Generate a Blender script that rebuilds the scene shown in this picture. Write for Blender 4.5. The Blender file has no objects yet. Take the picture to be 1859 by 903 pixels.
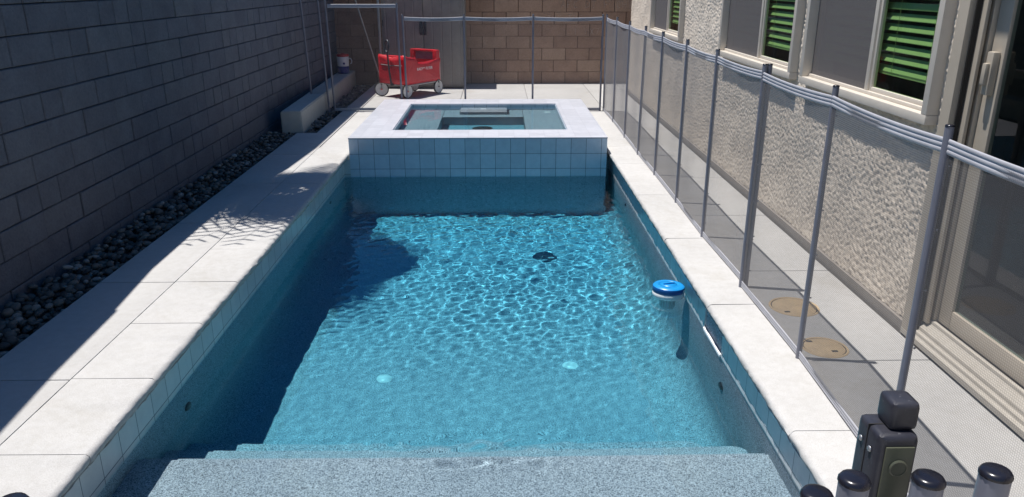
import bpy, bmesh, math, random
import numpy as np
from mathutils import Vector, Matrix
random.seed(7); rng = np.random.default_rng(11)
R = math.radians; PI = math.pi
S = bpy.context.scene
C = S.collection

# ------------------------------------------------------------------ camera
W, HH, F, H = 1859, 903, 1400.0, 1.62
VX, VY = 904.0, -35.0
cy = Vector((VX - W/2, -(VY - HH/2), -F)).normalized()
cz = Vector((0, -cy.z, cy.y)).normalized()
cx = cy.cross(cz)
cam = bpy.data.objects.new('camera', bpy.data.cameras.new('camera')); C.objects.link(cam)
cam.data.sensor_width = 36; cam.data.lens = 36*F/W
cam.data.clip_start = 0.05; cam.data.clip_end = 3000
M = Matrix((cx, cy, cz))
cam.matrix_world = Matrix.Translation((0, 0, H)) @ M.to_4x4()
S.camera = cam

# ------------------------------------------------------------------ light
SUN_EL, SUN_AZ = R(75.3), R(-78.5)      # azimuth: clockwise from +Y, sun stands on the left and a little behind the back wall
w = bpy.data.worlds.new('World'); S.world = w; w.use_nodes = True
nt = w.node_tree
sky = nt.nodes.new('ShaderNodeTexSky'); sky.sky_type = 'NISHITA'; sky.sun_disc = False
sky.sun_elevation = SUN_EL; sky.sun_rotation = SUN_AZ
sky.air_density = 1.0; sky.dust_density = 0.6; sky.ozone_density = 2.0
nt.nodes['Background'].inputs[1].default_value = 0.078
hsv = nt.nodes.new('ShaderNodeHueSaturation'); hsv.inputs['Saturation'].default_value = 1.45
nt.links.new(sky.outputs[0], hsv.inputs['Color']); nt.links.new(hsv.outputs[0], nt.nodes['Background'].inputs[0])
sl = bpy.data.lights.new('sun', 'SUN'); sl.energy = 5.0; sl.angle = R(0.5); sl.color = (1.0, 0.965, 0.92)
so = bpy.data.objects.new('sun', sl); C.objects.link(so)
sd = Vector((math.sin(SUN_AZ)*math.cos(SUN_EL), math.cos(SUN_AZ)*math.cos(SUN_EL), math.sin(SUN_EL)))
so.rotation_euler = sd.to_track_quat('Z', 'Y').to_euler(); so.location = sd*20
sl.cycles.is_caustics_light = True
S.view_settings.view_transform = 'Standard'; S.view_settings.look = 'None'
S.view_settings.gamma = 1; S.view_settings.exposure = 0.25
S.render.engine = 'CYCLES'
S.cycles.caustics_reflective = False; S.cycles.caustics_refractive = True
S.cycles.sample_clamp_indirect = 4; S.cycles.blur_glossy = 0.3
S.cycles.max_bounces = 10; S.cycles.transparent_max_bounces = 16; S.cycles.transmission_bounces = 8
S.cycles.use_denoising = True

# ------------------------------------------------------------------ helpers
class MB:
    """collects shapes, then links them as ONE mesh object"""
    def __init__(s): s.v = []; s.f = []; s.sm = []
    def add(s, v, f, smooth=False):
        o = len(s.v); s.v += [tuple(p) for p in v]; s.f += [tuple(i+o for i in q) for q in f]; s.sm += [smooth]*len(f); return s
    def box(s, x0, x1, y0, y1, z0, z1):
        v = [(x0,y0,z0),(x1,y0,z0),(x1,y1,z0),(x0,y1,z0),(x0,y0,z1),(x1,y0,z1),(x1,y1,z1),(x0,y1,z1)]
        return s.add(v, [(0,3,2,1),(4,5,6,7),(0,1,5,4),(1,2,6,5),(2,3,7,6),(3,0,4,7)])
    def cbox(s, x0, x1, y0, y1, z0, z1, b=0.004):
        """box with chamfered edges"""
        bm = bmesh.new(); bmesh.ops.create_cube(bm, size=1)
        for q in bm.verts: q.co = Vector(((x0+x1)/2+q.co.x*(x1-x0), (y0+y1)/2+q.co.y*(y1-y0), (z0+z1)/2+q.co.z*(z1-z0)))
        bmesh.ops.bevel(bm, geom=bm.edges[:], offset=b, segments=2, affect='EDGES', profile=0.6)
        return s.bm(bm, True)
    def bm(s, bm, smooth=False):
        bm.verts.index_update()
        s.add([q.co[:] for q in bm.verts], [[q.index for q in f.verts] for f in bm.faces], smooth); bm.free(); return s
    def tube(s, pts, r, n=12, cap=True, smooth=True):
        pts = [Vector(p) for p in pts]; rs = r if isinstance(r, (list, tuple)) else [r]*len(pts)
        v = []; f = []; up = None
        for i, p in enumerate(pts):
            d = (pts[min(i+1, len(pts)-1)] - pts[max(i-1, 0)]).normalized()
            if up is None:
                up = Vector((0,0,1)) if abs(d.z) < .9 else Vector((1,0,0))
            a = d.cross(up).normalized(); b = a.cross(d).normalized(); up = b
            for k in range(n):
                t = 2*PI*k/n; v.append(p + (a*math.cos(t) + b*math.sin(t))*rs[i])
        for i in range(len(pts)-1):
            for k in range(n):
                k2 = (k+1) % n; f.append((i*n+k, i*n+k2, (i+1)*n+k2, (i+1)*n+k))
        s.add(v, f, smooth)
        if cap:
            s.add([v[k] for k in range(n)], [tuple(range(n))[::-1]]); s.add(v[-n:], [tuple(range(n))])
        return s
    def lathe(s, prof, c=(0,0,0), n=32, axis='z', smooth=True, cap=True):
        v = []; f = []
        for (r, h) in prof:
            for k in range(n):
                t = 2*PI*k/n; a, b = r*math.cos(t), r*math.sin(t)
                p = (a, b, h) if axis == 'z' else ((h, a, b) if axis == 'x' else (a, h, b))
                v.append((p[0]+c[0], p[1]+c[1], p[2]+c[2]))
        for i in range(len(prof)-1):
            for k in range(n):
                k2 = (k+1) % n; f.append((i*n+k, i*n+k2, (i+1)*n+k2, (i+1)*n+k))
        s.add(v, f, smooth)
        for i in (0, len(prof)-1) if cap else ():
            if prof[i][0] > 1e-5: s.add(v[i*n:(i+1)*n], [tuple(range(n))])
        return s
    def xf(s, m, start=0):
        for i in range(start, len(s.v)): s.v[i] = tuple(m @ Vector(s.v[i]))
        return s
    def build(s, name, mat, parent=None, smooth=None, recalc=True, autos=None):
        me = bpy.data.meshes.new(name); me.from_pydata(s.v, [], s.f)
        if recalc:
            bm = bmesh.new(); bm.from_mesh(me); bmesh.ops.recalc_face_normals(bm, faces=bm.faces[:]); bm.to_mesh(me); bm.free()
        sm = s.sm if smooth is None else [smooth]*len(s.f)
        me.polygons.foreach_set('use_smooth', sm)
        me.materials.append(mat); box_uv(me)
        if autos:
            try: me.set_sharp_from_angle(angle=R(autos))
            except Exception: pass
        o = bpy.data.objects.new(name, me); C.objects.link(o)
        if parent is not None: o.parent = parent
        return o

def box_uv(me):
    """metric UVs projected along each face's main axis"""
    uv = me.uv_layers.new(name='UVMap')
    n = len(me.loops)
    if not n: return
    co = np.empty(len(me.vertices)*3); me.vertices.foreach_get('co', co); co = co.reshape(-1, 3)
    li = np.empty(n, dtype=int); me.loops.foreach_get('vertex_index', li)
    ls = np.empty(len(me.polygons), dtype=int); me.polygons.foreach_get('loop_start', ls)
    lt = np.empty(len(me.polygons), dtype=int); me.polygons.foreach_get('loop_total', lt)
    nr = np.empty(len(me.polygons)*3); me.polygons.foreach_get('normal', nr); nr = np.abs(nr.reshape(-1, 3))
    ax = np.repeat(nr.argmax(1), lt)
    c = co[li]; u = np.where(ax == 0, c[:, 1], c[:, 0]); v = np.where(ax == 2, c[:, 1], c[:, 2])
    uv.data.foreach_set('uv', np.stack([u, v], 1).ravel())

def tag(o, label=None, cat=None, group=None, kind=None):
    if label: o['label'] = label
    if cat: o['category'] = cat
    if group: o['group'] = group
    if kind: o['kind'] = kind
    return o
def empty(name, loc=(0,0,0), rz=0):
    o = bpy.data.objects.new(name, None); C.objects.link(o); o.location = loc; o.rotation_euler = (0, 0, rz); o.empty_display_size = .1
    return o
def underwater(o): o.cycles.is_caustics_receiver = True; return o

class Mat:
    def __init__(s, name, col=(.5,.5,.5), rough=.6, metal=0.0, spec=.5):
        s.m = bpy.data.materials.new(name); s.m.use_nodes = True; s.nt = s.m.node_tree
        s.b = s.nt.nodes['Principled BSDF']; s.out = s.nt.nodes['Material Output']
        s.b.inputs['Base Color'].default_value = (*col, 1); s.b.inputs['Roughness'].default_value = rough
        s.b.inputs['Metallic'].default_value = metal; s.b.inputs['Specular IOR Level'].default_value = spec
        s.col = col; s._c = None
    def n(s, t, **kw):
        x = s.nt.nodes.new('ShaderNode'+t)
        for k, v in kw.items():
            if hasattr(x, k) and not isinstance(v, tuple) or k in ('operation', 'blend_type', 'data_type', 'feature'): setattr(x, k, v)
        return x
    def l(s, a, b): s.nt.links.new(a, b)
    def obj(s):
        if s._c is None: s._c = s.n('TexCoord')
        return s._c.outputs['Object']
    def uv(s):
        if s._c is None: s._c = s.n('TexCoord')
        return s._c.outputs['UV']
    def noise(s, scale, detail=4, rough=.55, vec=None, dist=0):
        x = s.n('TexNoise'); x.inputs['Scale'].default_value = scale; x.inputs['Detail'].default_value = detail
        x.inputs['Roughness'].default_value = rough; x.inputs['Distortion'].default_value = dist
        s.l(vec or s.obj(), x.inputs['Vector']); return x.outputs['Fac']
    def ramp(s, fac, stops):
        x = s.n('ValToRGB'); e = x.color_ramp.elements
        e[0].position, e[0].color = stops[0][0], (*stops[0][1], 1)
        e[1].position, e[1].color = stops[-1][0], (*stops[-1][1], 1)
        for p, c in stops[1:-1]:
            q = e.new(p); q.color = (*c, 1)
        s.l(fac, x.inputs[0]); return x.outputs[0]
    def mix(s, a, b, fac, mode='MIX'):
        x = s.n('Mix'); x.data_type = 'RGBA'; x.blend_type = mode
        for sock, val in ((x.inputs[6], a), (x.inputs[7], b), (x.inputs[0], fac)):
            if isinstance(val, (int, float)): sock.default_value = val
            elif isinstance(val, tuple): sock.default_value = (*val, 1)
            else: s.l(val, sock)
        return x.outputs[2]
    def math(s, op, a, b=0.0):
        x = s.n('Math'); x.operation = op
        for i, val in enumerate((a, b)):
            if isinstance(val, (int, float)): x.inputs[i].default_value = val
            else: s.l(val, x.inputs[i])
        return x.outputs[0]
    def base(s, sock): s.l(sock, s.b.inputs['Base Color']); return s
    def vary(s, scale=3, amt=.15, detail=5):
        """uneven colour: multiply the base by a soft noise"""
        lo = tuple(max(0, c*(1-amt)) for c in s.col); hi = tuple(min(1, c*(1+amt)) for c in s.col)
        return s.base(s.ramp(s.noise(scale, detail, .6), [(.3, lo), (.7, hi)]))
    def bump(s, h, strength=.5, dist=.01):
        x = s.n('Bump'); x.inputs['Strength'].default_value = strength; x.inputs['Distance'].default_value = dist
        s.l(h, x.inputs['Height'])
        p = s.b.inputs['Normal']
        if p.is_linked: s.l(p.links[0].from_socket, x.inputs['Normal'])
        s.l(x.outputs[0], p); return s

# ------------------------------------------------------------------ materials
def concrete(name, col, speck=.5):
    m = Mat(name, col, .85, spec=.25)
    big = m.noise(1.3, 6, .6); fine = m.noise(260, 3, .6); mid = m.noise(22, 5, .65)
    c = m.ramp(big, [(.3, tuple(x*.90 for x in col)), (.7, tuple(min(1, x*1.05) for x in col))])
    c = m.mix(c, m.ramp(mid, [(.35, (.86,.85,.83)), (.6, (1,1,1))]), .5, 'MULTIPLY')
    c = m.mix(c, m.ramp(fine, [(.3, (.72,.71,.70)), (.6, (1,1,1))]), speck, 'MULTIPLY')
    spots_ = m.noise(55, 2, .5); stain = m.noise(.9, 7, .72, dist=1.2)
    c = m.mix(c, m.ramp(spots_, [(.16, (.45,.42,.38)), (.24, (1,1,1))]), .8, 'MULTIPLY')
    c = m.mix(c, m.ramp(stain, [(.36, (.86,.84,.80)), (.46, (1,1,1))]), .55, 'MULTIPLY')
    m.base(c); m.bump(fine, .35, .003); m.bump(mid, .25, .004); return m.m
M_deck = concrete('deck_concrete', (.515,.505,.49))
M_cop = concrete('coping_concrete', (.545,.535,.52), .7)
M_bench = concrete('bench_concrete', (.50,.51,.48))
M_footing = concrete('footing_concrete', (.30,.27,.24))

def block_mat(name, cols, spl):
    m = Mat(name, cols[0], .95, spec=.15)
    a = m.n('Attribute'); a.attribute_name = 'shade'
    c = m.ramp(a.outputs['Fac'], [(0, cols[0]), (.5, cols[1]), (1, cols[2])])
    n1 = m.noise(5, 6, .7); n2 = m.noise(60, 5, .7); n3 = m.noise(300, 3, .6)
    c = m.mix(c, m.ramp(n1, [(.3, (.75,.74,.74)), (.65, (1,1,1))]), .8, 'MULTIPLY')
    c = m.mix(c, m.ramp(n2, [(.3, (.72,.72,.72)), (.6, (1,1,1))]), .7, 'MULTIPLY')
    m.base(c); m.bump(n2, .7, spl); m.bump(n3, .5, .002); return m.m
M_greyblock = block_mat('grey_splitface_block', ((.155,.16,.185),(.165,.172,.198),(.18,.185,.205)), .012)
M_brownblock = block_mat('brown_smooth_block', ((.34,.225,.165),(.39,.26,.19),(.43,.30,.22)), .003)
M_mortar_g = Mat('grey_mortar', (.045,.047,.055), .95).vary(20, .3).m
M_mortar_b = Mat('brown_mortar', (.06,.035,.025), .95).vary(20, .3).m

def tile_mat(name, col, grout, cell=.1524, off=(0, 0)):
    m = Mat(name, col, .28, spec=.5)
    mp = m.n('Mapping'); mp.inputs['Location'].default_value = (off[0], off[1], 0); m.l(m.uv(), mp.inputs[0])
    br = m.n('TexBrick'); br.offset = 0; br.squash = 1
    br.inputs['Scale'].default_value = 1; br.inputs['Mortar Size'].default_value = .0022; br.inputs['Mortar Smooth'].default_value = .2
    br.inputs['Brick Width'].default_value = cell; br.inputs['Row Height'].default_value = cell; br.inputs['Bias'].default_value = 0
    br.inputs['Color1'].default_value = (*[c*.92 for c in col], 1); br.inputs['Color2'].default_value = (*[min(1, c*1.06) for c in col], 1)
    br.inputs['Mortar'].default_value = (*grout, 1); m.l(mp.outputs[0], br.inputs['Vector'])
    n = m.noise(14, 6, .65)
    c = m.mix(br.outputs['Color'], m.ramp(n, [(.3, (.82,.84,.86)), (.68, (1,1,1))]), .8, 'MULTIPLY')
    m.base(c); inv = m.math('SUBTRACT', 1.0, br.outputs['Fac']); m.bump(inv, .5, .002); m.bump(n, .1, .003); return m.m
M_tile = tile_mat('blue_grey_tile', (.50,.57,.64), (.09,.12,.16))
M_tileband = tile_mat('waterline_tile', (.62,.64,.65), (.09,.12,.15), off=(.03, .0525))
M_rimtile = tile_mat('rim_tile', (.60,.61,.66), (.50,.51,.56))

m = Mat('pebble_plaster', (.3,.3,.3), .7, spec=.3)
f1 = m.noise(210, 2, .7); f2 = m.noise(2.2, 5, .6); vo = m.n('TexVoronoi'); vo.inputs['Scale'].default_value = 170; m.l(m.obj(), vo.inputs['Vector'])
c = m.ramp(f1, [(.36, (.11,.125,.155)), (.46, (.38,.405,.45)), (.58, (.66,.70,.77))])
c = m.mix(c, m.ramp(vo.outputs['Color'], [(.25, (.55,.58,.62)), (.7, (1,1,1))]), .6, 'MULTIPLY')
c = m.mix(c, m.ramp(f2, [(.3, (.80,.82,.85)), (.7, (1,1,1))]), .8, 'MULTIPLY')
m.base(c); M_plaster = m.m

def water_mat(name, dens):
    m = bpy.data.materials.new(name); m.use_nodes = True; t = m.node_tree; t.nodes.clear()
    o = t.nodes.new('ShaderNodeOutputMaterial'); g = t.nodes.new('ShaderNodeBsdfGlass'); g.inputs['IOR'].default_value = 1.33
    g.inputs['Roughness'].default_value = 0; t.links.new(g.outputs[0], o.inputs['Surface'])
    m2 = bpy.data.materials.new(name + '_body'); m2.use_nodes = True; t = m2.node_tree; t.nodes.clear()
    o = t.nodes.new('ShaderNodeOutputMaterial')
    v = t.nodes.new('ShaderNodeVolumeAbsorption'); v.inputs['Color'].default_value = (*WATER_COL, 1); v.inputs['Density'].default_value = dens
    t.links.new(v.outputs[0], o.inputs['Volume']); return m, m2
WATER_COL = (.16, .885, .985)
M_water = water_mat('pool_water', 1.35)
M_spawater = water_mat('spa_water', 1.5)

m = Mat('stucco', (.70,.65,.58), .95, spec=.12)
w1 = m.noise(48, 3, .6, dist=.9); vo = m.n('TexVoronoi'); vo.feature = 'SMOOTH_F1'; vo.inputs['Scale'].default_value = 60; m.l(m.obj(), vo.inputs['Vector'])
lace = m.ramp(w1, [(.40, (0,0,0)), (.47, (.55,.55,.55)), (.60, (1,1,1))])
m.base(m.mix(m.ramp(m.noise(2, 5, .6), [(.3, (.70,.61,.505)), (.7, (.80,.71,.60))]), m.ramp(w1, [(.38, (.80,.79,.78)), (.5, (1,1,1))]), .6, 'MULTIPLY'))
m.bump(vo.outputs['Distance'], .35, .006); m.bump(m.noise(240, 3, .6), .4, .002); M_stucco = m.m

M_frame = Mat('beige_vinyl', (.62,.565,.49), .45).vary(6, .05).m
M_doorframe = Mat('door_vinyl', (.44,.385,.31), .45).vary(5, .07).m
M_sill = concrete('dusty_sill', (.50,.46,.40))
M_dark = Mat('dark_gap_and_shade', (.02,.018,.016), .8).vary(8, .2).m
M_fence = Mat('fence_tube', (.175,.18,.22), .38, spec=.5).vary(9, .10).m
M_band = Mat('fence_band', (.40,.40,.43), .5).vary(12, .08).m
m = Mat('black_plastic', (.018,.018,.022), .42); m.base(m.mix(m.ramp(m.noise(8, 6, .7), [(.42, (.012,.012,.02)), (.75, (.052,.052,.062))]), m.ramp(m.noise(240, 3, .7), [(.66, (0,0,0)), (.74, (.10,.10,.10))]), 1.0, 'ADD')); m.bump(m.noise(120, 3, .6), .15, .001); M_black = m.m
M_capm = Mat('cap_plastic', (.012,.012,.018), .25).vary(30, .3).m
M_room = Mat('room_wall', (.22,.20,.18), .9).vary(2, .1).m
M_roomfl = Mat('room_floor', (.16,.10,.065), .6).vary(3, .2).m
M_slat = Mat('blind_slat', (.52,.56,.36), .6).vary(6, .05).m
M_shed = Mat('shed_panel', (.23,.215,.20), .75, spec=.3)
sv = M_shed.n('TexWave'); sv.wave_type = 'BANDS'; sv.bands_direction = 'X'; sv.inputs['Scale'].default_value = 2.2; sv.inputs['Distortion'].default_value = 0
M_shed.l(M_shed.uv(), sv.inputs[0]); M_shed.vary(7, .12); M_shed.bump(M_shed.ramp(sv.outputs[0], [(.0, (0,0,0)), (.06, (1,1,1))]), .5, .01); M_shed = M_shed.m
M_steel = Mat('grey_metal', (.42,.42,.42), .4, .8).vary(12, .1).m
M_poleal = Mat('worn_aluminium', (.40,.37,.33), .45, .5).vary(12, .12).m
m = Mat('red_fabric', (.55,.012,.022), .42, spec=.45); m.vary(6, .12); m.bump(m.noise(9, 4, .6, dist=.8), .55, .03); m.bump(m.noise(400, 2), .2, .001); M_red = m.m
M_red2 = Mat('red_plastic', (.50,.015,.02), .35).vary(10, .08).m
M_white = Mat('white_plastic', (.85,.85,.86), .35).vary(15, .05).m
M_wheel = Mat('wheel_grey', (.60,.60,.61), .5).vary(20, .1).m
M_tyre = Mat('tyre_rubber', (.02,.02,.02), .8).vary(20, .2).m
M_blue = Mat('cooler_blue', (.012,.03,.22), .35).vary(12, .08).m
M_floatblue = Mat('float_blue', (.012,.26,.62), .35).vary(14, .08).m
M_floatdeep = Mat('float_deep_blue', (.01,.09,.33), .35).vary(14, .08).m
M_tan = Mat('tan_lid', (.58,.43,.25), .7).vary(14, .14).m
M_soil = Mat('soil', (.05,.045,.04), 1).vary(10, .3).m
M_ground = Mat('ground', (.30,.25,.19), 1).vary(1, .2).m
m = Mat('river_stone', (.2,.2,.2), .6, spec=.4)
oi = m.n('ObjectInfo'); vv = m.n('TexVoronoi'); vv.inputs['Scale'].default_value = 17; m.l(m.obj(), vv.inputs['Vector'])
c = m.mix(m.ramp(oi.outputs['Random'], [(0, (.045,.045,.045)), (.5, (.13,.125,.115)), (.85, (.20,.17,.14)), (1, (.36,.35,.33))]), m.ramp(m.noise(40, 4, .6), [(.3, (.65,.65,.65)), (.7, (1.0,1,1))]), .8, 'MULTIPLY')
m.base(c); m.bump(m.noise(60, 4), .2, .004); M_stone = m.m
m = Mat('river_stone_mass', (.14,.135,.125), .6, spec=.4)
a = m.n('Attribute'); a.attribute_name = 'shade'
m.base(m.mix(m.ramp(a.outputs['Fac'], [(0, (.045,.045,.045)), (.5, (.13,.125,.115)), (.85, (.20,.17,.14)), (1, (.36,.35,.33))]), m.ramp(m.noise(40, 4, .6), [(.3, (.65,.65,.65)), (.7, (1,1,1))]), .8, 'MULTIPLY')); M_stonemass = m.m
M_leaf = Mat('palm_leaf', (.07,.11,.035), .5).vary(5, .3).m
M_bark = Mat('palm_bark', (.13,.09,.06), .95).vary(14, .35).m
M_dryleaf = Mat('dry_leaf', (.07,.04,.02), .9).vary(30, .4).m
M_roof = Mat('roof_tile', (.30,.16,.10), .9).vary(4, .2).m
M_fascia = Mat('fascia_paint', (.42,.37,.31), .7).vary(4, .08).m
M_chalk = Mat('chalk_scratch', (.50,.40,.34), .95).vary(60, .25).m
M_olive = Mat('latch_label', (.085,.09,.06), .4).vary(30, .15).m
M_window_clear = Mat('vinyl_window', (.22,.19,.24), .12, spec=.8).vary(8, .2).m

def glass_mat(name, tint, refl=.9):
    m = bpy.data.materials.new(name); m.use_nodes = True; t = m.node_tree; t.nodes.clear()
    o = t.nodes.new('ShaderNodeOutputMaterial'); tr = t.nodes.new('ShaderNodeBsdfTransparent'); tr.inputs[0].default_value = (*tint, 1)
    g = t.nodes.new('ShaderNodeBsdfGlossy'); g.inputs['Roughness'].default_value = .01; g.inputs[0].default_value = (refl, refl, refl, 1)
    fr = t.nodes.new('ShaderNodeFresnel'); fr.inputs[0].default_value = 1.5
    # one sheet stands for the whole pane: the same reflection from either side
    ge = t.nodes.new('ShaderNodeNewGeometry'); ma = t.nodes.new('ShaderNodeMath'); ma.operation = 'MULTIPLY_ADD'; ma.inputs[1].default_value = 1/1.5 - 1.5; ma.inputs[2].default_value = 1.5
    t.links.new(ge.outputs['Backfacing'], ma.inputs[0]); t.links.new(ma.outputs[0], fr.inputs[0])
    nz = t.nodes.new('ShaderNodeTexNoise'); nz.inputs['Scale'].default_value = 1.1; bp = t.nodes.new('ShaderNodeBump'); bp.inputs['Strength'].default_value = .03
    t.links.new(nz.outputs[0], bp.inputs['Height']); t.links.new(bp.outputs[0], g.inputs['Normal'])
    x = t.nodes.new('ShaderNodeMixShader'); t.links.new(fr.outputs[0], x.inputs[0]); t.links.new(tr.outputs[0], x.inputs[1]); t.links.new(g.outputs[0], x.inputs[2])
    t.links.new(x.outputs[0], o.inputs[0]); return m
M_glass = glass_mat('green_tinted_glass', (.62,.80,.56), .7)
M_doorglass = glass_mat('door_glass', (.50,.62,.62), .7)

def screen_mat(name, thread, a, pitch, fill=.5):
    """woven mesh: threads seen edge-on close up, as real threads do"""
    m = bpy.data.materials.new(name); m.use_nodes = True; t = m.node_tree; t.nodes.clear(); L = t.links.new
    o = t.nodes.new('ShaderNodeOutputMaterial'); tr = t.nodes.new('ShaderNodeBsdfTransparent'); d = t.nodes.new('ShaderNodeBsdfDiffuse'); d.inputs[0].default_value = (*thread, 1)
    ge = t.nodes.new('ShaderNodeNewGeometry'); dt = t.nodes.new('ShaderNodeVectorMath'); dt.operation = 'DOT_PRODUCT'; L(ge.outputs['Incoming'], dt.inputs[0]); L(ge.outputs['Normal'], dt.inputs[1])
    def mt(op, a_, b_=None):
        x = t.nodes.new('ShaderNodeMath'); x.operation = op
        for i, q in enumerate((a_, b_)):
            if q is None: continue
            if isinstance(q, (int, float)): x.inputs[i].default_value = q
            else: L(q, x.inputs[i])
        return x.outputs[0]
    tc = t.nodes.new('ShaderNodeTexCoord'); sp = t.nodes.new('ShaderNodeSeparateXYZ'); L(tc.outputs['UV'], sp.inputs[0])
    def stripes(sock):
        return mt('LESS_THAN', mt('FRACT', mt('MULTIPLY', sock, 1/pitch)), fill)
    g = mt('MAXIMUM', stripes(sp.outputs[0]), stripes(sp.outputs[1]))
    cov = mt('ADD', a*.45, mt('MULTIPLY', g, a*.75))
    T = mt('POWER', mt('SUBTRACT', 1.0, cov), mt('DIVIDE', 1.0, mt('MAXIMUM', mt('ABSOLUTE', dt.outputs['Value']), .06)))
    x = t.nodes.new('ShaderNodeMixShader'); L(T, x.inputs[0]); L(d.outputs[0], x.inputs[1]); L(tr.outputs[0], x.inputs[2]); L(x.outputs[0], o.inputs[0])
    return m
M_screen = screen_mat('fence_mesh', (.21,.205,.21), .21, .0075, .40)
M_insect = screen_mat('insect_screen', (.16,.15,.15), .62, .003, .5)

# ------------------------------------------------------------------ key sizes (metres)
ZW = -.228                                # pool water
XL, XR = -1.545, 1.155                    # pool walls
CL, CR = -1.487, 1.10                     # coping edges over the water
YN, YF = .9, 7.86                         # pool near end / far end
SX0, SX1, SY0, SY1, SZ = -1.478, 1.072, 7.53, 10.14, .16     # raised spa
DKL, DKR = -2.275, 1.947                  # deck edges
WALLX = -2.64; BACKY = 13.04; HX = 1.98
def fold(a, n): return [a]*n

# ------------------------------------------------------------------ ground and deck
g = MB(); g.add([(-400,-400,-1.95),(400,-400,-1.95),(400,400,-1.95),(-400,400,-1.95)], [(0,1,2,3)])
tag(g.build('ground', M_ground), kind='structure')
g = MB()
for (x0, x1, y0, y1) in ((-60, WALLX-.15, -40, 60), (WALLX-.15, 8, BACKY+.15, 60), (WALLX-.15, 8, -40, -4)):
    g.box(x0, x1, y0, y1, -1.9, -.12)
tag(g.build('yard_soil', M_ground), kind='structure')
b = MB(); b.box(WALLX-.15, DKL-.004, -4, 8.667, -.5, -.075).box(WALLX-.15, -2.059, 8.667, BACKY+.1, -.5, -.075)
tag(b.build('planting_strip', M_soil), kind='structure')

def jit_edge(x, y0, y1, n, a): return [(x + random.uniform(-a, a), y0 + (y1-y0)*i/n) for i in range(n+1)]
def slab(mb, x0, x1, y0, y1, z0, z1, b=.008):
    g_ = .0025
    mb.cbox(x0+g_, x1-g_, y0+g_, y1-g_, z0, z1, b)
deck = MB(); cop = MB()
# left: outer slabs, then coping stones with a rounded nose over the water
ys = [-1.575 + 1.138*k for k in range(14)]
for k in range(len(ys)-1):
    if ys[k] > 12.6: break
    slab(deck, DKL if k < 9 else -2.055, -1.8465, ys[k], min(ys[k+1], 12.7), -.35, 0, .006)
def coping_stone(mb, xin, xout, y0, y1, sgn):
    """xin: edge over the water (rounded nose), xout: edge against the deck"""
    g_ = .0017; prof = [(xout - sgn*g_, -.09), (xout - sgn*g_, -.004), (xout - sgn*.006, 0)]
    rr = .024
    for k in range(7):
        t = k/6*PI*.92; prof.append((xin - sgn*rr + sgn*rr*math.sin(t), -rr + rr*math.cos(t)))
    prof += [(xin - sgn*.012, -.052), (xin - sgn*.10, -.052), (xin - sgn*.10, -.09)]
    n = max(2, int((y1-y0)/.03)); v = []; f = []; q = len(prof)
    for i in range(n+1):
        y = y0+g_ + (y1-y0-2*g_)*i/n
        for (x, z) in prof:
            e = 0.0034 if abs(x-xin) < .06 else .0005
            v.append((x + random.uniform(-e, e), y, z + random.uniform(-e, e)*.6))
    for i in range(n):
        for k in range(q):
            k2 = (k+1) % q; f.append((i*q+k, i*q+k2, (i+1)*q+k2, (i+1)*q+k))
    f += [tuple(range(q))[::-1], tuple(n*q+k for k in range(q))]
    mb.add(v, f, True)
yy = [2.42 + .5655*k for k in range(-6, 11)]
for k in range(len(yy)-1):
    coping_stone(cop, CL, -1.8385, yy[k], min(yy[k+1], YF), 1)
yr = [1.36, 2.526, 3.741, 4.85, 5.953, 7.06, YF]
for k in range(len(yr)-1): coping_stone(cop, CR, 1.40, yr[k], yr[k+1], -1)
coping_stone(cop, CR, 1.40, .9, 1.36, -1)
# slabs beyond the pool and to the right
for k in range(len(ys)-1):
    slab(deck, 1.40, DKR, ys[k]+.12, min(ys[k+1]+.12, BACKY), -.35, 0, .005) if ys[k] < 12.8 else None
slab(deck, -1.842, -1.478, YF, 10.2, -.35, 0); slab(deck, 1.072, 1.40, YF, 10.2, -.35, 0)
for (x0, x1) in ((-1.842, -.55), (-.55, .42), (.42, 1.40)): slab(deck, x0, x1, 10.2, BACKY, -.35, 0, .006)
slab(deck, -1.842, 1.40, -4, .9, -.35, 0)
slab(deck, DKR, 3.4, 11.95, BACKY, -.35, 0)
slab(deck, -2.055, -1.842, 12.7, BACKY, -.35, 0)
tag(deck.build('pool_deck', M_deck, autos=35), kind='structure')
tag(cop.build('pool_coping', M_cop, autos=50), kind='structure')

# ------------------------------------------------------------------ pool basin
def floor_z(y):
    d = .92 if y < 4.2 else .92 + (y-4.2)*.11
    return ZW - min(d, 1.3)
basin = tag(empty('pool_basin', (0, 0, 0)), 'long rectangular sunken basin in speckled blue grey plaster under the water', 'swimming pool')
sh = MB(); Y = np.linspace(YN, YF, 90); prof_n = 10; v = []; f = []
def section(y):
    fz = floor_z(y); r = .22; p = [(XL, -.05)]
    p += [(XL, -.05 + (fz + r + .05)*k/6) for k in range(1, 6)]
    p += [(XL + r - r*math.cos(t), fz + r - r*math.sin(t)) for t in np.linspace(0, PI/2, prof_n)]
    p += [(XL + r + (XR-XL-2*r)*k/12, fz) for k in range(1, 12)]
    p += [(XR - r + r*math.sin(t), fz + r - r*math.cos(t)) for t in np.linspace(0, PI/2, prof_n)]
    p += [(XR, -.05 + (fz + r + .05)*k/6) for k in range(5, 0, -1)] + [(XR, -.05)]
    return p
q = len(section(3))
SK0, SK1, SKZ0, SKZ1 = 3.585, 3.925, -.245, -.085       # skimmer mouth
for y in Y: v += [(x, y, z) for (x, z) in section(y)]
for i in range(len(Y)-1):
    for k in range(q-1): f.append((i*q+k, i*q+k+1, (i+1)*q+k+1, (i+1)*q+k))
sh.add(v, f, True); sh.add(v[-q:], [tuple(range(q))])
o = sh.build('plaster_shell', M_plaster, basin, recalc=False); underwater(o)
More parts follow.
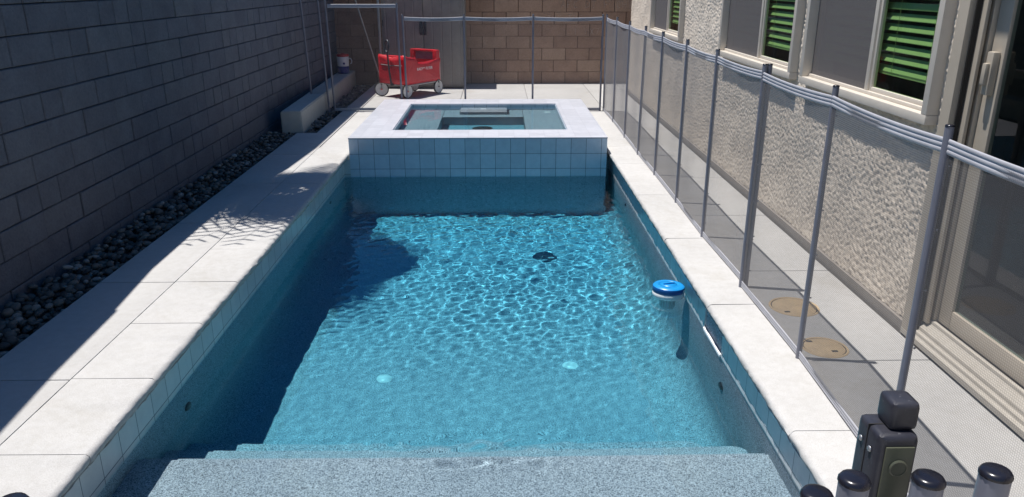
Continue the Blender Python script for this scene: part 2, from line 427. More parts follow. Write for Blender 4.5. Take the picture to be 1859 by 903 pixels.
# steps: rounded edges, the lower two stop short of the right wall with round corners
def step_mesh(x0, x1, y1, zt, rc=.0, rn=.04):
    pts = [(x0, YN), (x1, YN)]
    if rc: pts += [(x1 - rc + rc*math.cos(t), y1 - rc + rc*math.sin(t)) for t in np.linspace(0, PI/2, 8)]
    else: pts += [(x1, y1)]
    pts += [(x0, y1)]
    bm = bmesh.new(); vs = [bm.verts.new((x, y, zt)) for x, y in pts]; fc = bm.faces.new(vs)
    r = bmesh.ops.extrude_face_region(bm, geom=[fc]); bmesh.ops.translate(bm, vec=(0, 0, -1.4), verts=[e for e in r['geom'] if isinstance(e, bmesh.types.BMVert)])
    ed = [e for e in bm.edges if all(abs(q_.co.z - zt) < 1e-5 for q_ in e.verts) and all(q_.co.y > YN+.1 for q_ in e.verts)]
    bmesh.ops.bevel(bm, geom=ed, offset=rn, segments=3, affect='EDGES'); return bm
for (x1, y1, zt, rc) in ((XR+.01, 2.875, ZW-.165, 0), (1.165, 3.13, ZW-.42, .07), (1.03, 3.37, ZW-.66, .10)):
    o = MB().bm(step_mesh(XL-.01, x1, y1, zt, rc), False).build('step', M_plaster, basin, autos=40); underwater(o)
# waterline tiles; the right-hand band leaves the skimmer mouth open
t = MB(); TB0 = -.243
t.box(XL-.01, XL+.008, YN, SY0-.002, TB0, -.051)
for (a_, b_) in ((YN, SK0), (SK1, YF)): t.box(XR-.008, XR+.01, a_, b_, TB0, -.051)
t.box(XR-.008, XR+.01, SK0, SK1, SKZ1, -.051)
o = t.build('waterline_tile', M_tileband, basin); underwater(o)
sk = MB()
sk.box(XR+.30, XR+.31, SK0, SK1, -.5, SKZ1); sk.box(XR+.01, XR+.31, SK0-.006, SK0, -.5, SKZ1+.01); sk.box(XR+.01, XR+.31, SK1, SK1+.006, -.5, SKZ1+.01)
sk.box(XR-.002, XR+.31, SK0, SK1, SKZ1+.001, SKZ1+.008)
o = sk.build('skimmer_throat', M_tile, basin)
k_ = MB(); k_.cbox(XR-.016, XR-.004, SK0, SK1, ZW-.012, ZW+.014, .003); k_.build('skimmer_weir', M_white, basin)
for (x, y, z, s_) in ((XL+.001, 3.37, -.52, 1), (XL+.001, 6.81, -.45, 1), (XR-.001, 3.55, -.55, -1), (XR-.001, 6.75, -.5, -1)):
    o = MB().lathe([(.0, .012*s_), (.018, .012*s_), (.030, .007*s_), (.034, 0)], (x, y, z), 20, 'x').build('return_fitting', M_black, basin); underwater(o)
# main drain cover and the white cleaning heads in the floor
dz = floor_z(6.32); dr = MB(); dr.lathe([(0, .018), (.065, .018), (.095, .008), (.10, 0)], (.40, 6.30, dz+.002), 28)
for k in range(-3, 4):
    h = math.sqrt(.082**2 - (k*.024)**2); dr.box(.40-h, .40+h, 6.30+k*.024-.004, 6.30+k*.024+.004, dz+.018, dz+.025)
underwater(dr.build('drain_cover', M_black, basin))
for (x, y) in ((-.705, 4.18), (.44, 4.33), (.385, 6.93)):
    h = MB().lathe([(0, .016), (.016, .016), (.030, .012), (.045, .004), (.05, 0)], (x, y, floor_z(y)+.001), 22)
    underwater(h.build('floor_return_head', M_white, basin))

# ------------------------------------------------------------------ water surfaces (real ripples)
def waves(X, Yy, seed, amp_fn, lam=(.026, .16), n=130):
    r = np.random.default_rng(seed); Z = np.zeros_like(X)
    for k in range(n):
        l_ = lam[0]*(lam[1]/lam[0])**r.random(); kk = 2*PI/l_; th = r.normal(PI/2*.0, 1.2); ph = r.random()*2*PI
        a_ = (l_/.10)**1.45
        Z += a_*np.sin(kk*(X*math.cos(th) + Yy*math.sin(th)) + ph + .8*np.sin(X*2.1+k)+.8*np.sin(Yy*1.7+k*2))
    Z /= math.sqrt(n/2); return Z*amp_fn(X, Yy)
def water_body(name, x0, x1, y0, y1, zw, zb, step, amp_fn, mat, seed, rectcut=None):
    nx = int((x1-x0)/step)+1; ny = int((y1-y0)/step)+1
    xs = np.linspace(x0, x1, nx); ys_ = np.linspace(y0, y1, ny); X, Yy = np.meshgrid(xs, ys_)
    Z = zw + waves(X, Yy, seed, amp_fn)
    top = np.stack([X.ravel(), Yy.ravel(), Z.ravel()], 1); nt_ = len(top)
    idx = np.arange(nt_).reshape(ny, nx)
    quads = np.stack([idx[:-1,:-1], idx[:-1,1:], idx[1:,1:], idx[1:,:-1]], -1).reshape(-1, 4).tolist()
    ring = list(idx[0,:]) + list(idx[1:,-1]) + list(idx[-1,-2::-1]) + list(idx[-2:0:-1,0])
    me = bpy.data.meshes.new(name); me.from_pydata(top.tolist(), [], quads)
    me.polygons.foreach_set('use_smooth', [True]*len(quads)); me.materials.append(mat[0])
    # the closed clear body of water that colours with depth
    e_ = .004; wb = MB().box(x0+e_, x1-e_, y0+e_, y1-e_, zb, zw+.008).build(name + '_body', mat[1]); tag(wb, kind='structure')
    o = bpy.data.objects.new(name, me); C.objects.link(o); o.cycles.is_caustics_caster = True
    return tag(o, kind='structure')
def amp_pool(X, Yy):
    core = np.exp(-((Yy-5.2)/np.where(Yy < 5.2, .75, 1.3))**2)*np.exp(-((X-.05)/1.1)**2)
    a_ = .00010 + .00033*core + .00020*np.clip((Yy-4.2)/1.6, 0, 1) + .0022*np.exp(-((Yy-2.80)/.075)**2)*np.exp(-((X+.10)/.42)**2) + .00014*np.clip((Yy-5.6)/1.2, 0, 1)
    return a_*np.clip((Yy-2.3)/.9, .25, 1)
water_body('pool_water', XL-.03, XR+.29, YN-.1, YF+.04, ZW, -1.85, .0105, amp_pool, M_water, 3)

# ------------------------------------------------------------------ raised spa
spa = tag(empty('raised_spa', (0, SY0, -.2)), 'raised square spa clad in blue grey tile at the far end of the pool', 'spa')
def P(o): o.parent = spa; o.matrix_parent_inverse = Matrix.Translation((0, -SY0, .2)); return o
IX0, IX1, IY0, IY1 = -1.10, .715, 7.955, 9.74; SZW = SZ - .035
RT = .012
body = MB(); zb = -1.6
for (a_, b_, c_, d_) in ((SX0, SX1, SY0, IY0+.004), (SX0, SX1, IY1-.004, SY1), (SX0, IX0+.004, IY0+.004, IY1-.004), (IX1-.004, SX1, IY0+.004, IY1-.004)):
    body.box(a_, b_, c_, d_, -.262, SZ-RT)
P(underwater(body.build('tiled_wall', tile_mat('spa_front_tile', (.64,.71,.80), (.10,.14,.2), .1500, off=(.035+.0, -.148+.15)))))
lowb = MB().box(XL-.006, SX1-.006, SY0+.006, IY0-.02, zb, -.263)
P(underwater(lowb.build('plaster_base', M_plaster)))
rim = MB()
body2 = MB().box(XL-.006, SX0+.002, SY0+.004, YF, -.262, -.056)
P(underwater(body2.build('side_infill', M_tileband)))
for (a_, b_, c_, d_) in ((SX0-.003, SX1+.003, SY0-.003, IY0), (SX0-.003, SX1+.003, IY1, SY1+.003), (SX0-.003, IX0, IY0, IY1), (IX1, SX1+.003, IY0, IY1)):
    rim.box(a_, b_, c_, d_, SZ-RT, SZ)
P(rim.build('tile_rim', M_rimtile))
ins = MB(); FZ = SZW-.70; BZ = SZW-.235; e = .002
def wallq(mb, x0, y0, x1, y1, z0, z1): mb.add([(x0,y0,z0),(x1,y1,z0),(x1,y1,z1),(x0,y0,z1)], [(0,1,2,3)])
A = (IX0+e, IX1-e, IY0+e, IY1-e); Bx0, Bx1, By1 = -.672, .295, 9.21
ins.add([(A[0],A[2],FZ),(A[1],A[2],FZ),(A[1],A[3],FZ),(A[0],A[3],FZ)], [(0,1,2,3)])
wallq(ins, A[0], A[2], A[0], A[3], FZ, SZW-.1); wallq(ins, A[1], A[3], A[1], A[2], FZ, SZW-.1)
wallq(ins, A[0], A[3], A[1], A[3], FZ, SZW-.1); wallq(ins, A[1], A[2], A[0], A[2], FZ, SZW-.1)
P(underwater(ins.build('spa_lining', M_plaster, recalc=False)))
bn = MB(); bn.cbox(A[0]-.01, Bx0, A[2]-.01, A[3]+.01, FZ-.1, BZ, .015); bn.cbox(Bx1, A[1]+.01, A[2]-.01, A[3]+.01, FZ-.1, BZ, .015)
bn.cbox(Bx0, Bx1, By1, A[3]+.01, FZ-.1, BZ-.001, .015)
P(underwater(bn.build('spa_bench', M_plaster, autos=40)))
st = MB().cbox(-.475, .103, 9.38, A[3]+.01, FZ-.1, SZW-.065, .015)
P(underwater(st.build('raised_seat', M_plaster, autos=40)))
for (x, y, z) in ((-.19, 9.62, SZW-.064), (.60, 9.55, BZ+.001)):
    P(underwater(MB().lathe([(0, .012), (.03, .010), (.04, .003), (.042, 0)], (x, y, z), 20).build('jet_cover', M_white)))
P(underwater(MB().lathe([(0, .012), (.10, .010), (.12, 0)], (-.19, 9.0, FZ+.001), 24).build('spa_drain', M_black)))
tl = MB()
for (a_, b_, c_, d_) in ((A[0], A[0]+.006, A[2], A[3]), (A[1]-.006, A[1], A[2], A[3]), (A[0]+.006, A[1]-.006, A[3]-.006, A[3]), (A[0]+.006, A[1]-.006, A[2], A[2]+.006)):
    tl.box(a_, b_, c_, d_, SZW-.05, SZ-RT-.001)
P(underwater(tl.build('inner_tile', M_tile)))
water_body('spa_water', IX0-.001, IX1+.001, IY0-.001, IY1+.001, SZW, FZ-.15, .025, lambda X, Yy: .00016 + 0*X, M_spawater, 5)

# ------------------------------------------------------------------ block walls
def block_wall(name, mat, mortar, axis, face, u0, u1, rows, phase, ulen, th, label, jut, topfn=None, joint=.0075, cham=.005):
    """axis 'x': wall stands on plane x=face and runs along y; 'y': on plane y=face and runs along x"""
    root = tag(empty(name, (face, (u0+u1)/2, -.1) if axis == 'x' else ((u0+u1)/2, face, -.1)), label, 'wall')
    inv = Matrix.Translation(-Vector(root.location))
    mb = MB(); sh_ = []
    back = -1 if axis == 'x' else 1; hj = .75 if axis == 'x' else .55
    mort = MB()
    for ri, (z0, z1, _) in enumerate(rows):
        ph = phase + (ulen/2 if ri % 2 else 0)
        k0 = math.floor((u0-ph)/ulen); u = ph + k0*ulen
        while u < u1:
            a_, b_ = max(u, u0), min(u+ulen, u1); u += ulen
            if b_-a_ < .03: continue
            tz = topfn((a_+b_)/2) if topfn else 99
            if z1 > tz - .02: continue
            mort_a = (a_, b_, z0, z1)
            j = random.uniform(-jut, jut); jw = joint*random.uniform(.6, 1.3)
            half = []
            if axis == 'x' and random.random() < .22: half = [(a_, (a_+b_)/2), ((a_+b_)/2, b_)]
            for (p0, p1) in (half or [(a_, b_)]):
                js = j + random.uniform(-jut, jut)*.4
                q0 = face + js; A0, A1, B0, B1 = p0+jw/2, p1-jw/2, z0+jw*hj/2, z1-jw*hj/2; c_ = cham
                # front face with chamfer
                fr = [(A0+c_, B0+c_), (A1-c_, B0+c_), (A1-c_, B1-c_), (A0+c_, B1-c_)]; ou = [(A0, B0), (A1, B0), (A1, B1), (A0, B1)]
                vv = []
                for (uu, zz), d in [(p, 0) for p in fr] + [(p, c_) for p in ou] + [(p, .05) for p in ou]:
                    rr = random.uniform(-.0012, .0012)
                    vv.append((q0 + back*(d) + rr, uu, zz) if axis == 'x' else (uu, q0 + back*d + rr, zz))
                ff = [(0,1,2,3)] + [(i, (i+1) % 4, 4+(i+1) % 4, 4+i) for i in range(4)] + [(4+i, 4+(i+1) % 4, 8+(i+1) % 4, 8+i) for i in range(4)]
                mb.add(vv, ff); sh_ += [random.random()]*len(vv)
            d0 = .016
            if axis == 'x': mort.box(face-th, face-d0, a_, b_, z0, z1)
            else: mort.box(a_, b_, face+d0, face+th, z0, z1)
    o = mb.build('blockwork', mat); a = o.data.attributes.new('shade', 'FLOAT', 'POINT'); a.data.foreach_set('value', sh_)
    o.parent = root; o.matrix_parent_inverse = inv
    o = mort.build('mortar_core', mortar); o.parent = root; o.matrix_parent_inverse = inv
    return root, inv
TOPP = [(.3, 3.02), (2.4, 2.95), (2.71, 2.90), (3.19, 2.70), (3.84, 2.54), (3.86, 2.48), (4.44, 2.24), (5.4, 2.16), (6.4, 2.34), (7.04, 2.78), (8.0, 3.0), (BACKY+.1, 3.02)]  # unseen wall top, heights shaped to set the shadow edge on the deck
def left_top(y): return float(np.interp(y, [p[0] for p in TOPP], [p[1] for p in TOPP]))
zt = [1.498 - .1625*k for k in range(-10, 12)]; zt = sorted(zt)
rows = [(zt[i], zt[i+1], 0) for i in range(len(zt)-1)]
# phase so that the course z 1.335..1.498 has joints at 4.54 + .42 k
ri = min(range(len(rows)), key=lambda i: abs(rows[i][0]-1.335)); ph = 4.54 - (.21 if ri % 2 else 0)
lw, lwi = block_wall('splitface_block_wall', M_greyblock, M_mortar_g, 'x', WALLX, .3, BACKY+.1, rows, ph, .42, .15,
           'tall grey split face block wall in shade along the left of the pool', .004, left_top)
shadow_cap_ = MB(); n = len(TOPP)
v = [(x, y, z) for x in (WALLX+.002, WALLX-.152) for (y, z) in TOPP] + [(x, y, z - .22) for x in (WALLX+.002, WALLX-.152) for (y, z) in TOPP]
f = [(i, i+1, n+i+1, n+i) for i in range(n-1)] + [(i, i+1, 2*n+i+1, 2*n+i) for i in range(n-1)] + [(n+i, n+i+1, 3*n+i+1, 3*n+i) for i in range(n-1)] + [(2*n+i, 2*n+i+1, 3*n+i+1, 3*n+i) for i in range(n-1)] + [(0, n, 3*n, 2*n), (n-1, 2*n-1, 4*n-1, 3*n-1)]
o = shadow_cap_.add(v, f).build('shadow_shape_cap', M_greyblock); o.parent = lw; o.matrix_parent_inverse = lwi  # sloping cap added out of view to shape the wall's shadow
rows = [(.19*k, .19*(k+1), 0) for k in range(-2, 11)]
ri = 4+2; ph = -.455 - (.195 if ri % 2 else 0)
bw, bwi = block_wall('brown_block_wall', M_brownblock, M_mortar_b, 'y', BACKY, WALLX-.1, 3.6, rows, ph, .39, .15,
           'brown smooth block wall across the far end with faint chalk letters', .0012, None, .009, .002)
def text(body, size, loc, rot, mat, parent, inv, name, ext=.0012, sx=1):
    cu = bpy.data.curves.new(name, 'FONT'); cu.body = body; cu.size = size; cu.extrude = ext; cu.align_x = 'CENTER'; cu.align_y = 'CENTER'; cu.space_character = sx
    o = bpy.data.objects.new(name, cu); C.objects.link(o); dg = bpy.context.evaluated_depsgraph_get()
    me = bpy.data.meshes.new_from_object(o.evaluated_get(dg)); bpy.data.objects.remove(o)
    mm = Matrix.Translation(loc) @ rot; me.transform(mm); me.materials.clear(); me.materials.append(mat)
    o = bpy.data.objects.new(name, me); C.objects.link(o)
    if parent is not None:
        o.parent = parent
        if inv is not None: o.matrix_parent_inverse = inv
    return o
RY = Matrix.Rotation(PI/2, 4, 'X')
def strokes(word, x, z, h, y, mb):
    """hand-scratched capitals as thin strokes"""
    G = {'A': [[(0,0),(.5,1),(1,0)],[(.25,.45),(.75,.45)]], 'F': [[(0,0),(0,1),(.9,1)],[(0,.5),(.7,.5)]], 'C': [[(.9,.9),(.3,1),(0,.5),(.3,0),(.9,.1)]],
         'D': [[(0,0),(0,1),(.8,.8),(.9,.3),(0,0)]], 'I': [[(.3,0),(.3,1)]], 'T': [[(.5,0),(.5,1)],[(0,1),(1,1)]], 'H': [[(0,0),(0,1)],[(.8,0),(.8,1)],[(0,.5),(.8,.5)]],
         'E': [[(.9,0),(0,0),(0,1),(.9,1)],[(0,.5),(.7,.5)]], 'N': [[(0,0),(0,1),(.8,0),(.8,1)]], 'X': [[(0,0),(.8,1)],[(0,1),(.8,0)]], '7': [[(0,1),(.9,1),(.3,0)]], ' ': []}
    for ch in word:
        wd = h*.62
        for st_ in G[ch]:
            mb.tube([(x + px_*wd + random.uniform(-.004,.004), y, z + pz*h + random.uniform(-.004,.004)) for px_, pz in st_], .0028, 5)
        x += h*.95
sc = MB(); strokes('AFC DT F CHI', 1.02, 1.20, .105, BACKY-.003, sc); strokes('THE THC', .80, 1.0, .09, BACKY-.003, sc); strokes('I NX7', 1.25, .79, .09, BACKY-.003, sc)
o = sc.build('chalk_writing', M_chalk); o.parent = bw; o.matrix_parent_inverse = bwi

# ------------------------------------------------------------------ house
house = tag(empty('stucco_house', (HX, 6, 0)), 'house wall of rough beige stucco with vinyl windows and sliding glass door', 'house')
hi = Matrix.Translation((-HX, -6, 0))
def Hp(o, par=None): o.parent = par or house; o.matrix_parent_inverse = hi if par is None else Matrix(); return o
WZ0, WZ1 = 1.0, 2.12
wins = [(8.50, 10.18), (5.17, 6.93), (3.45, 5.00)]
DY0, DY1, DZ1 = .9, 3.365, 2.12
def holes(y0, y1, z0, z1, hs):
    ysx = sorted({y0, y1} | {h[0] for h in hs} | {h[1] for h in hs}); zs = sorted({z0, z1} | {h[2] for h in hs} | {h[3] for h in hs}); out = []
    for i in range(len(ysx)-1):
        for j in range(len(zs)-1):
            cy_, cz_ = (ysx[i]+ysx[i+1])/2, (zs[j]+zs[j+1])/2
            if not any(h[0] < cy_ < h[1] and h[2] < cz_ < h[3] for h in hs): out.append((ysx[i], ysx[i+1], zs[j], zs[j+1]))
    return out
HE = 11.95; wl = MB()
hs = [(a_+.02, b_-.02, WZ0+.02, WZ1) for a_, b_ in wins] + [(DY0, DY1, -.1, DZ1)]
for (a_, b_, c_, d_) in holes(-3.5, HE, .055, 2.7, hs): wl.box(HX+.006, HX+.15, a_, b_, c_, d_)
# trowelled stucco: the lumps are real relief on the outer face
def lace_field(ny, nz, st_, seed):
    r_ = np.random.default_rng(seed); k1 = np.fft.fftfreq(ny, st_)[:, None]; k2 = np.fft.fftfreq(nz, st_)[None, :]; kk = np.sqrt(k1*k1 + (k2*1.15)**2)
    def band_(f0, bw): 
        n_ = np.fft.ifft2(np.fft.fft2(r_.normal(size=(ny, nz)))*np.exp(-((kk-f0)/bw)**2)).real; return n_/n_.std()
    a_ = band_(30, 22); c_ = band_(54, 12)
    h_ = 1/(1+np.exp(-(a_*2.6 + c_*1.3 - .2))); return .0052*h_ + .0007*c_ + .0016*band_(2.5, 2)
st_ = .0085; Y0_, Y1_, Z0_, Z1_ = DY1+.0, HE, .055, 1.86
ny, nz = int((Y1_-Y0_)/st_)+1, int((Z1_-Z0_)/st_)+1
gy, gz = np.linspace(Y0_, Y1_, ny), np.linspace(Z0_, Z1_, nz); hh = lace_field(ny, nz, st_, 4)
GY, GZ = np.meshgrid(gy, gz, indexing='ij'); vv = np.stack([HX + .003 - hh, GY, GZ], -1).reshape(-1, 3)
ix = np.arange(ny*nz).reshape(ny, nz); qd = np.stack([ix[:-1,:-1], ix[:-1,1:], ix[1:,1:], ix[1:,:-1]], -1).reshape(-1, 4)
cy2 = ((GY[:-1,:-1]+GY[1:,1:])/2).ravel(); cz2 = ((GZ[:-1,:-1]+GZ[1:,1:])/2).ravel(); keep = np.ones(len(qd), bool)
for (a_, b_, c_, d_) in hs: keep &= ~((cy2 > a_) & (cy2 < b_) & (cz2 > c_) & (cz2 < d_))
sk_ = MB(); sk_.v = vv.tolist(); sk_.f = qd[keep].tolist(); sk_.sm = [True]*len(sk_.f)
me_ = sk_.build('stucco_face', M_stucco, recalc=False); Hp(me_)
wl.box(HX+.15, 7, HE-.15, HE, .055, 2.7); wl.box(HX+.15, 7, -3.5, -3.35, .055, 2.7)
Hp(wl.build('stucco_wall', M_stucco))
ft = MB(); ft.box(HX-.018, HX+.2, DY1+.03, HE+.015, -.1, .052); ft.box(HX-.018, HX+.2, -3.4, DY0, -.1, .052); ft.box(HX+.2, 7, HE-.1, HE+.015, -.1, .052)
Hp(ft.build('footing', M_footing))
rm = MB(); rm.box(4.6, 4.7, -3.3, 11.8, -.1, 2.7); rm.box(HX+.16, 4.6, 4.95+.1, 5.08+.0, 0, 2.69); rm.box(HX+.16, 4.6, 7.9, 8.0, 0, 2.69)
rm.box(HX+.02, 7.2, -3.6, 12.2, 2.70, 2.74)
Hp(rm.build('room_shell', M_room)); Hp(MB().box(HX+.3, 4.6, -3.3, 11.8, -.05, .02).build('room_floor', M_roomfl))
rf = MB(); rf.add([(HX-.22,-3.9,2.62),(HX-.22,12.3,2.62),(HX-.22,-3.9,2.72),(HX-.22,12.3,2.72),(7.5,-3.9,4.2),(7.5,12.3,4.2),(7.5,-3.9,2.62),(7.5,12.3,2.62)],
   [(0,1,3,2),(2,3,5,4),(0,2,4,6),(1,7,5,3),(4,5,7,6)])
Hp(rf.build('roof', M_roof)); Hp(MB().box(HX-.24, HX-.222, -3.9, 12.3, 2.60, 2.73).build('fascia', M_fascia))
def window(y0, y1, mid, n_slat):
    fr = MB(); X0, X1 = HX-.055, HX+.03; t_ = .045
    fr.cbox(X0, X1, y0, y1, WZ0-.0, WZ0+t_, .004); fr.cbox(X0, X1, y0, y1, WZ1-t_, WZ1, .004)
    fr.cbox(X0, X1, y0, y0+t_, WZ0+t_, WZ1-t_, .004); fr.cbox(X0, X1, y1-t_, y1, WZ0+t_, WZ1-t_, .004)
    # inner lip and track
    fr.cbox(HX-.012, HX+.06, y0+t_, y1-t_, WZ0+t_, WZ0+t_+.018, .003)
    o = Hp(fr.build('window', M_frame, autos=40))
    x_ = MB().box(HX-.014, HX+.02, y1+.001, y1+.017, WZ0+.01, WZ1).build('side_shade_strip', M_dark); x_.parent = o  # dark strip painted in as the shade along the frame's far side
    a_, b_ = y0+t_, y1-t_; s_ = MB()
    z0, z1 = WZ0+t_+.018, WZ1-t_
    s_.cbox(HX-.006, HX+.03, mid-.018, mid+.018, z0, z1, .003)
    for (c_, d_, dx) in ((a_, mid-.018, .0), (mid+.018, b_, .018)):
        s_.cbox(HX+.004+dx, HX+.03+dx, c_, c_+.022, z0, z1, .003); s_.cbox(HX+.004+dx, HX+.03+dx, d_-.022, d_, z0, z1, .003)
        s_.cbox(HX+.004+dx, HX+.03+dx, c_+.022, d_-.022, z0, z0+.022, .003)
    x_ = s_.build('sash', M_frame, autos=40); x_.parent = o
    g_ = MB()
    for (c_, d_, xg) in ((a_+.02, mid-.016, HX+.017), (mid+.03, b_-.02, HX+.036)): g_.add([(xg, c_, z0+.02), (xg, d_, z0+.02), (xg, d_, z1), (xg, c_, z1)], [(0,1,2,3)])
    g_ = g_.build('pane', M_glass); g_.parent = o
    n_ = MB(); n_.add([(HX+.004, mid+.012, z0), (HX+.004, b_, z0), (HX+.004, b_, z1), (HX+.004, mid+.012, z1)], [(0,1,2,3)])
    x_ = n_.build('insect_screen', M_insect, recalc=False); x_.parent = o
    bl = MB(); z = WZ1-.10; k = 0
    while z > WZ0+.16:
        # slats tilted open, held by two cords
        yA, yB = a_+.02+random.uniform(0,.004), b_-.03
        c0, c1 = HX+.048, HX+.064; dz_ = .0150
        bl.add([(c0, yA, z-dz_), (c0, yB, z-dz_), (c1, yB, z+dz_), (c1, yA, z+dz_), (c0, yA, z-dz_-.003), (c0, yB, z-dz_-.003), (c1, yB, z+dz_-.003), (c1, yA, z+dz_-.003)],
               [(0,1,2,3), (4,7,6,5), (0,4,5,1), (2,6,7,3), (0,3,7,4), (1,5,6,2)])
        z -= .052
    bl.box(HX+.05, HX+.085, a_+.02, b_-.03, z+.02, z+.038)
    for yc in (a_+.18, mid-.15, mid+.3, b_-.2): bl.tube([(HX+.044, yc, z+.03), (HX+.044, yc, WZ1-.05)], .0012, 5)
    x_ = bl.build('blind', M_slat); x_.parent = o
    return o
for (a_, b_), md in zip(wins, (9.36, 6.0, 4.17)): window(a_, b_, md, 0)
# sliding door
door = Hp(MB().cbox(HX-.03, HX+.0, DY1-.055, DY1+.02, .03, DZ1+.04, .004).cbox(HX-.03, HX+.0, DY0-.02, DY1-.055, DZ1-.02, DZ1+.04, .004)
          .cbox(HX+.022, HX+.16, DY1-.060, DY1, .10, DZ1, .004).cbox(HX+.05, HX+.15, DY1-.098, DY1-.064, .10, DZ1, .005)
          .cbox(HX+.02, HX+.035, DY1-.098, DY1-.064, .10, DZ1, .003).cbox(HX+.03, HX+.15, DY0, DY1-.12, DZ1-.06, DZ1, .004).build('sliding_door', M_doorframe, autos=40))
dg_ = MB().box(HX-.004, HX+.018, DY1-.064, DY1-.058, .05, DZ1).build('track_gap', M_dark); dg_.parent = door
sl_ = MB(); YB = DY1+.02
pr = [(HX-.03, .004), (HX-.03, .030), (HX-.012, .036), (HX-.010, .050), (HX+.008, .054), (HX+.010, .070), (HX+.042, .098), (HX+.044, .112), (HX+.060, .114), (HX+.062, .10), (HX+.16, .10), (HX+.16, .004)]
v = [(x, y, z) for y in (DY0, YB) for (x, z) in pr]; n = len(pr)
sl_.add(v, [(i, (i+1) % n, n+(i+1) % n, n+i) for i in range(n)] + [tuple(range(n))[::-1], tuple(range(n, 2*n))])
o = sl_.build('threshold', M_sill); o.parent = door
pn = MB(); px0, px1 = HX+.066, HX+.098
pn.cbox(px0, px1, DY1-.195, DY1-.105, .115, DZ1-.06, .008).cbox(px0, px1, DY0, DY1-.195, .115, .205, .008)
for _z in (): pass
o = pn.build('door_panel', M_doorframe, autos=50); o.parent = door
hd = MB().cbox(px0-.032, px0-.001, DY1-.178, DY1-.135, 1.17, 1.345, .006); hd.cbox(px0-.05, px0-.030, DY1-.170, DY1-.142, 1.21, 1.30, .008)
o = hd.build('door_handle', M_doorframe, autos=40); o.parent = door
o = MB().add([(px0+.014, DY0, .20), (px0+.014, DY1-.185, .20), (px0+.014, DY1-.185, DZ1-.06), (px0+.014, DY0, DZ1-.06)], [(0,1,2,3)]).build('door_glass', M_doorglass); o.parent = door

# ------------------------------------------------------------------ fences
def post_mesh(x, y, z1=1.22, z0=0.0, r=.0128, lean=(0, 0), capm=True):
    mb = MB(); mb.tube([(x, y, z0), (x+lean[0], y+lean[1], z1-.004)], r, 14)
    return mb
def cap_mesh(x, y, z1, r=.0128, dark=.005):
    return MB().lathe([(r+.0008, -dark), (r+.0008, -.003), (r-.001, 0), (r-.004, .001), (0, .0012)], (x, y, z1), 18)
def band(p0, p1, z, sag, h=.045, n=14, off=0.0):
    """three-ridged vinyl strip that hangs slightly between two posts"""
    p0, p1 = Vector(p0), Vector(p1); d = (p1-p0); L_ = d.length; d.normalize(); nrm = Vector((-d.y, d.x, 0))
    prof = []
    for k in range(3):
        zc = h*(.5-k)/3 - h/6 + h/6
        for a_ in (-.5, -.25, 0, .25, .5): prof.append((zc - 0 - a_*h/3 - 0, .0022*math.cos(a_*PI)+.0016))
    prof = sorted(prof, key=lambda q_: -q_[0]); loop = [(z_, t_) for z_, t_ in prof] + [(z_, -t_) for z_, t_ in reversed(prof)]
    v = []; q_ = len(loop)
    for i in range(n+1):
        t = i/n; c_ = p0 + d*L_*t; zz = z - sag*4*t*(1-t)
        for (z_, t_) in loop: v.append((c_.x + nrm.x*(t_+off), c_.y + nrm.y*(t_+off), zz + z_))
    f = [(i*q_+k, i*q_+(k+1) % q_, (i+1)*q_+(k+1) % q_, (i+1)*q_+k) for i in range(n) for k in range(q_)]
    return MB().add(v, f, True)
def screen(p0, p1, z0, z1, sag):
    p0, p1 = Vector(p0), Vector(p1); n = 12; v = []; ph_ = random.random()*6
    for i in range(n+1):
        t = i/n; c_ = p0.lerp(p1, t); d = (p1-p0).normalized(); w_ = .006*math.sin(PI*t)*math.sin(5*t+ph_)
        for j in range(7):
            s_ = j/6; zz = z0 + (z1 - sag*4*t*(1-t) - z0)*s_
            v.append((c_.x - d.y*w_, c_.y + d.x*w_, zz))
    return MB().add(v, [(i*7+j, i*7+j+1, (i+1)*7+j+1, (i+1)*7+j) for i in range(n) for j in range(6)], True)
def fence(name, label, posts, zt=1.22, z0=0.0, zband=1.165, sags=None, skip=(), cat='fence', bottom=True, leans=None, tops=None):
    root = tag(empty(name, (posts[0][0], posts[0][1], 0)), label, cat); inv = Matrix.Translation(-Vector(root.location))
    def Q(o): o.parent = root; o.matrix_parent_inverse = inv; return o
    for i, (x, y) in enumerate(posts):
        ln = (leans or {}).get(i, (0, 0)); tz = (tops or {}).get(i, zt)
        mb = post_mesh(x, y, tz, z0, lean=ln)
        for k in range(6):      # little screws that hold the mesh strip
            zz = .1 + k*.2; mb.lathe([(0, -.004), (.004, -.003), (.004, 0)], (x+.012+ln[0]*zz/tz, y-.012+ln[1]*zz/tz, zz), 6, 'y')
        Q(mb.build('post', M_fence)); cp = Q(cap_mesh(x+ln[0], y+ln[1], tz).build('post_cap', M_capm))
    for i in range(len(posts)-1):
        if i in skip: continue
        a_, b_ = posts[i], posts[i+1]; sg = .010 if sags is None else sags
        if (Vector(a_)-Vector(b_)).length < .12: continue
        Q(band((*a_, 0), (*b_, 0), zband, sg).build('top_band', M_band))
        if bottom: Q(band((*a_, 0), (*b_, 0), .028, -.002, .036).build('bottom_band', M_band))
        Q(screen((*a_, 0), (*b_, 0), .03, zband, sg).build('mesh_panel', M_screen, recalc=False))
    return root, Q
rp = [(1.345, .60), (1.34, 1.40), (1.325, 2.235), (1.355, 3.125), (1.350, 3.985), (1.3765, 3.990), (1.358, 4.881), (1.367, 5.722), (1.372, 6.615), (1.369, 7.459), (1.374, 8.334), (1.385, 9.305), (1.376, 10.14)]
fence('side_fence', 'long run of grey mesh fence on blue grey posts in front of house', rp, leans={3: (.01, .012), 4: (.006, 0), 5: (.006, 0), 9: (.012, 0)})
cp_ = [(1.332, 10.17), (.445, 10.2), (-.435, 10.2), (-1.195, 10.2)]
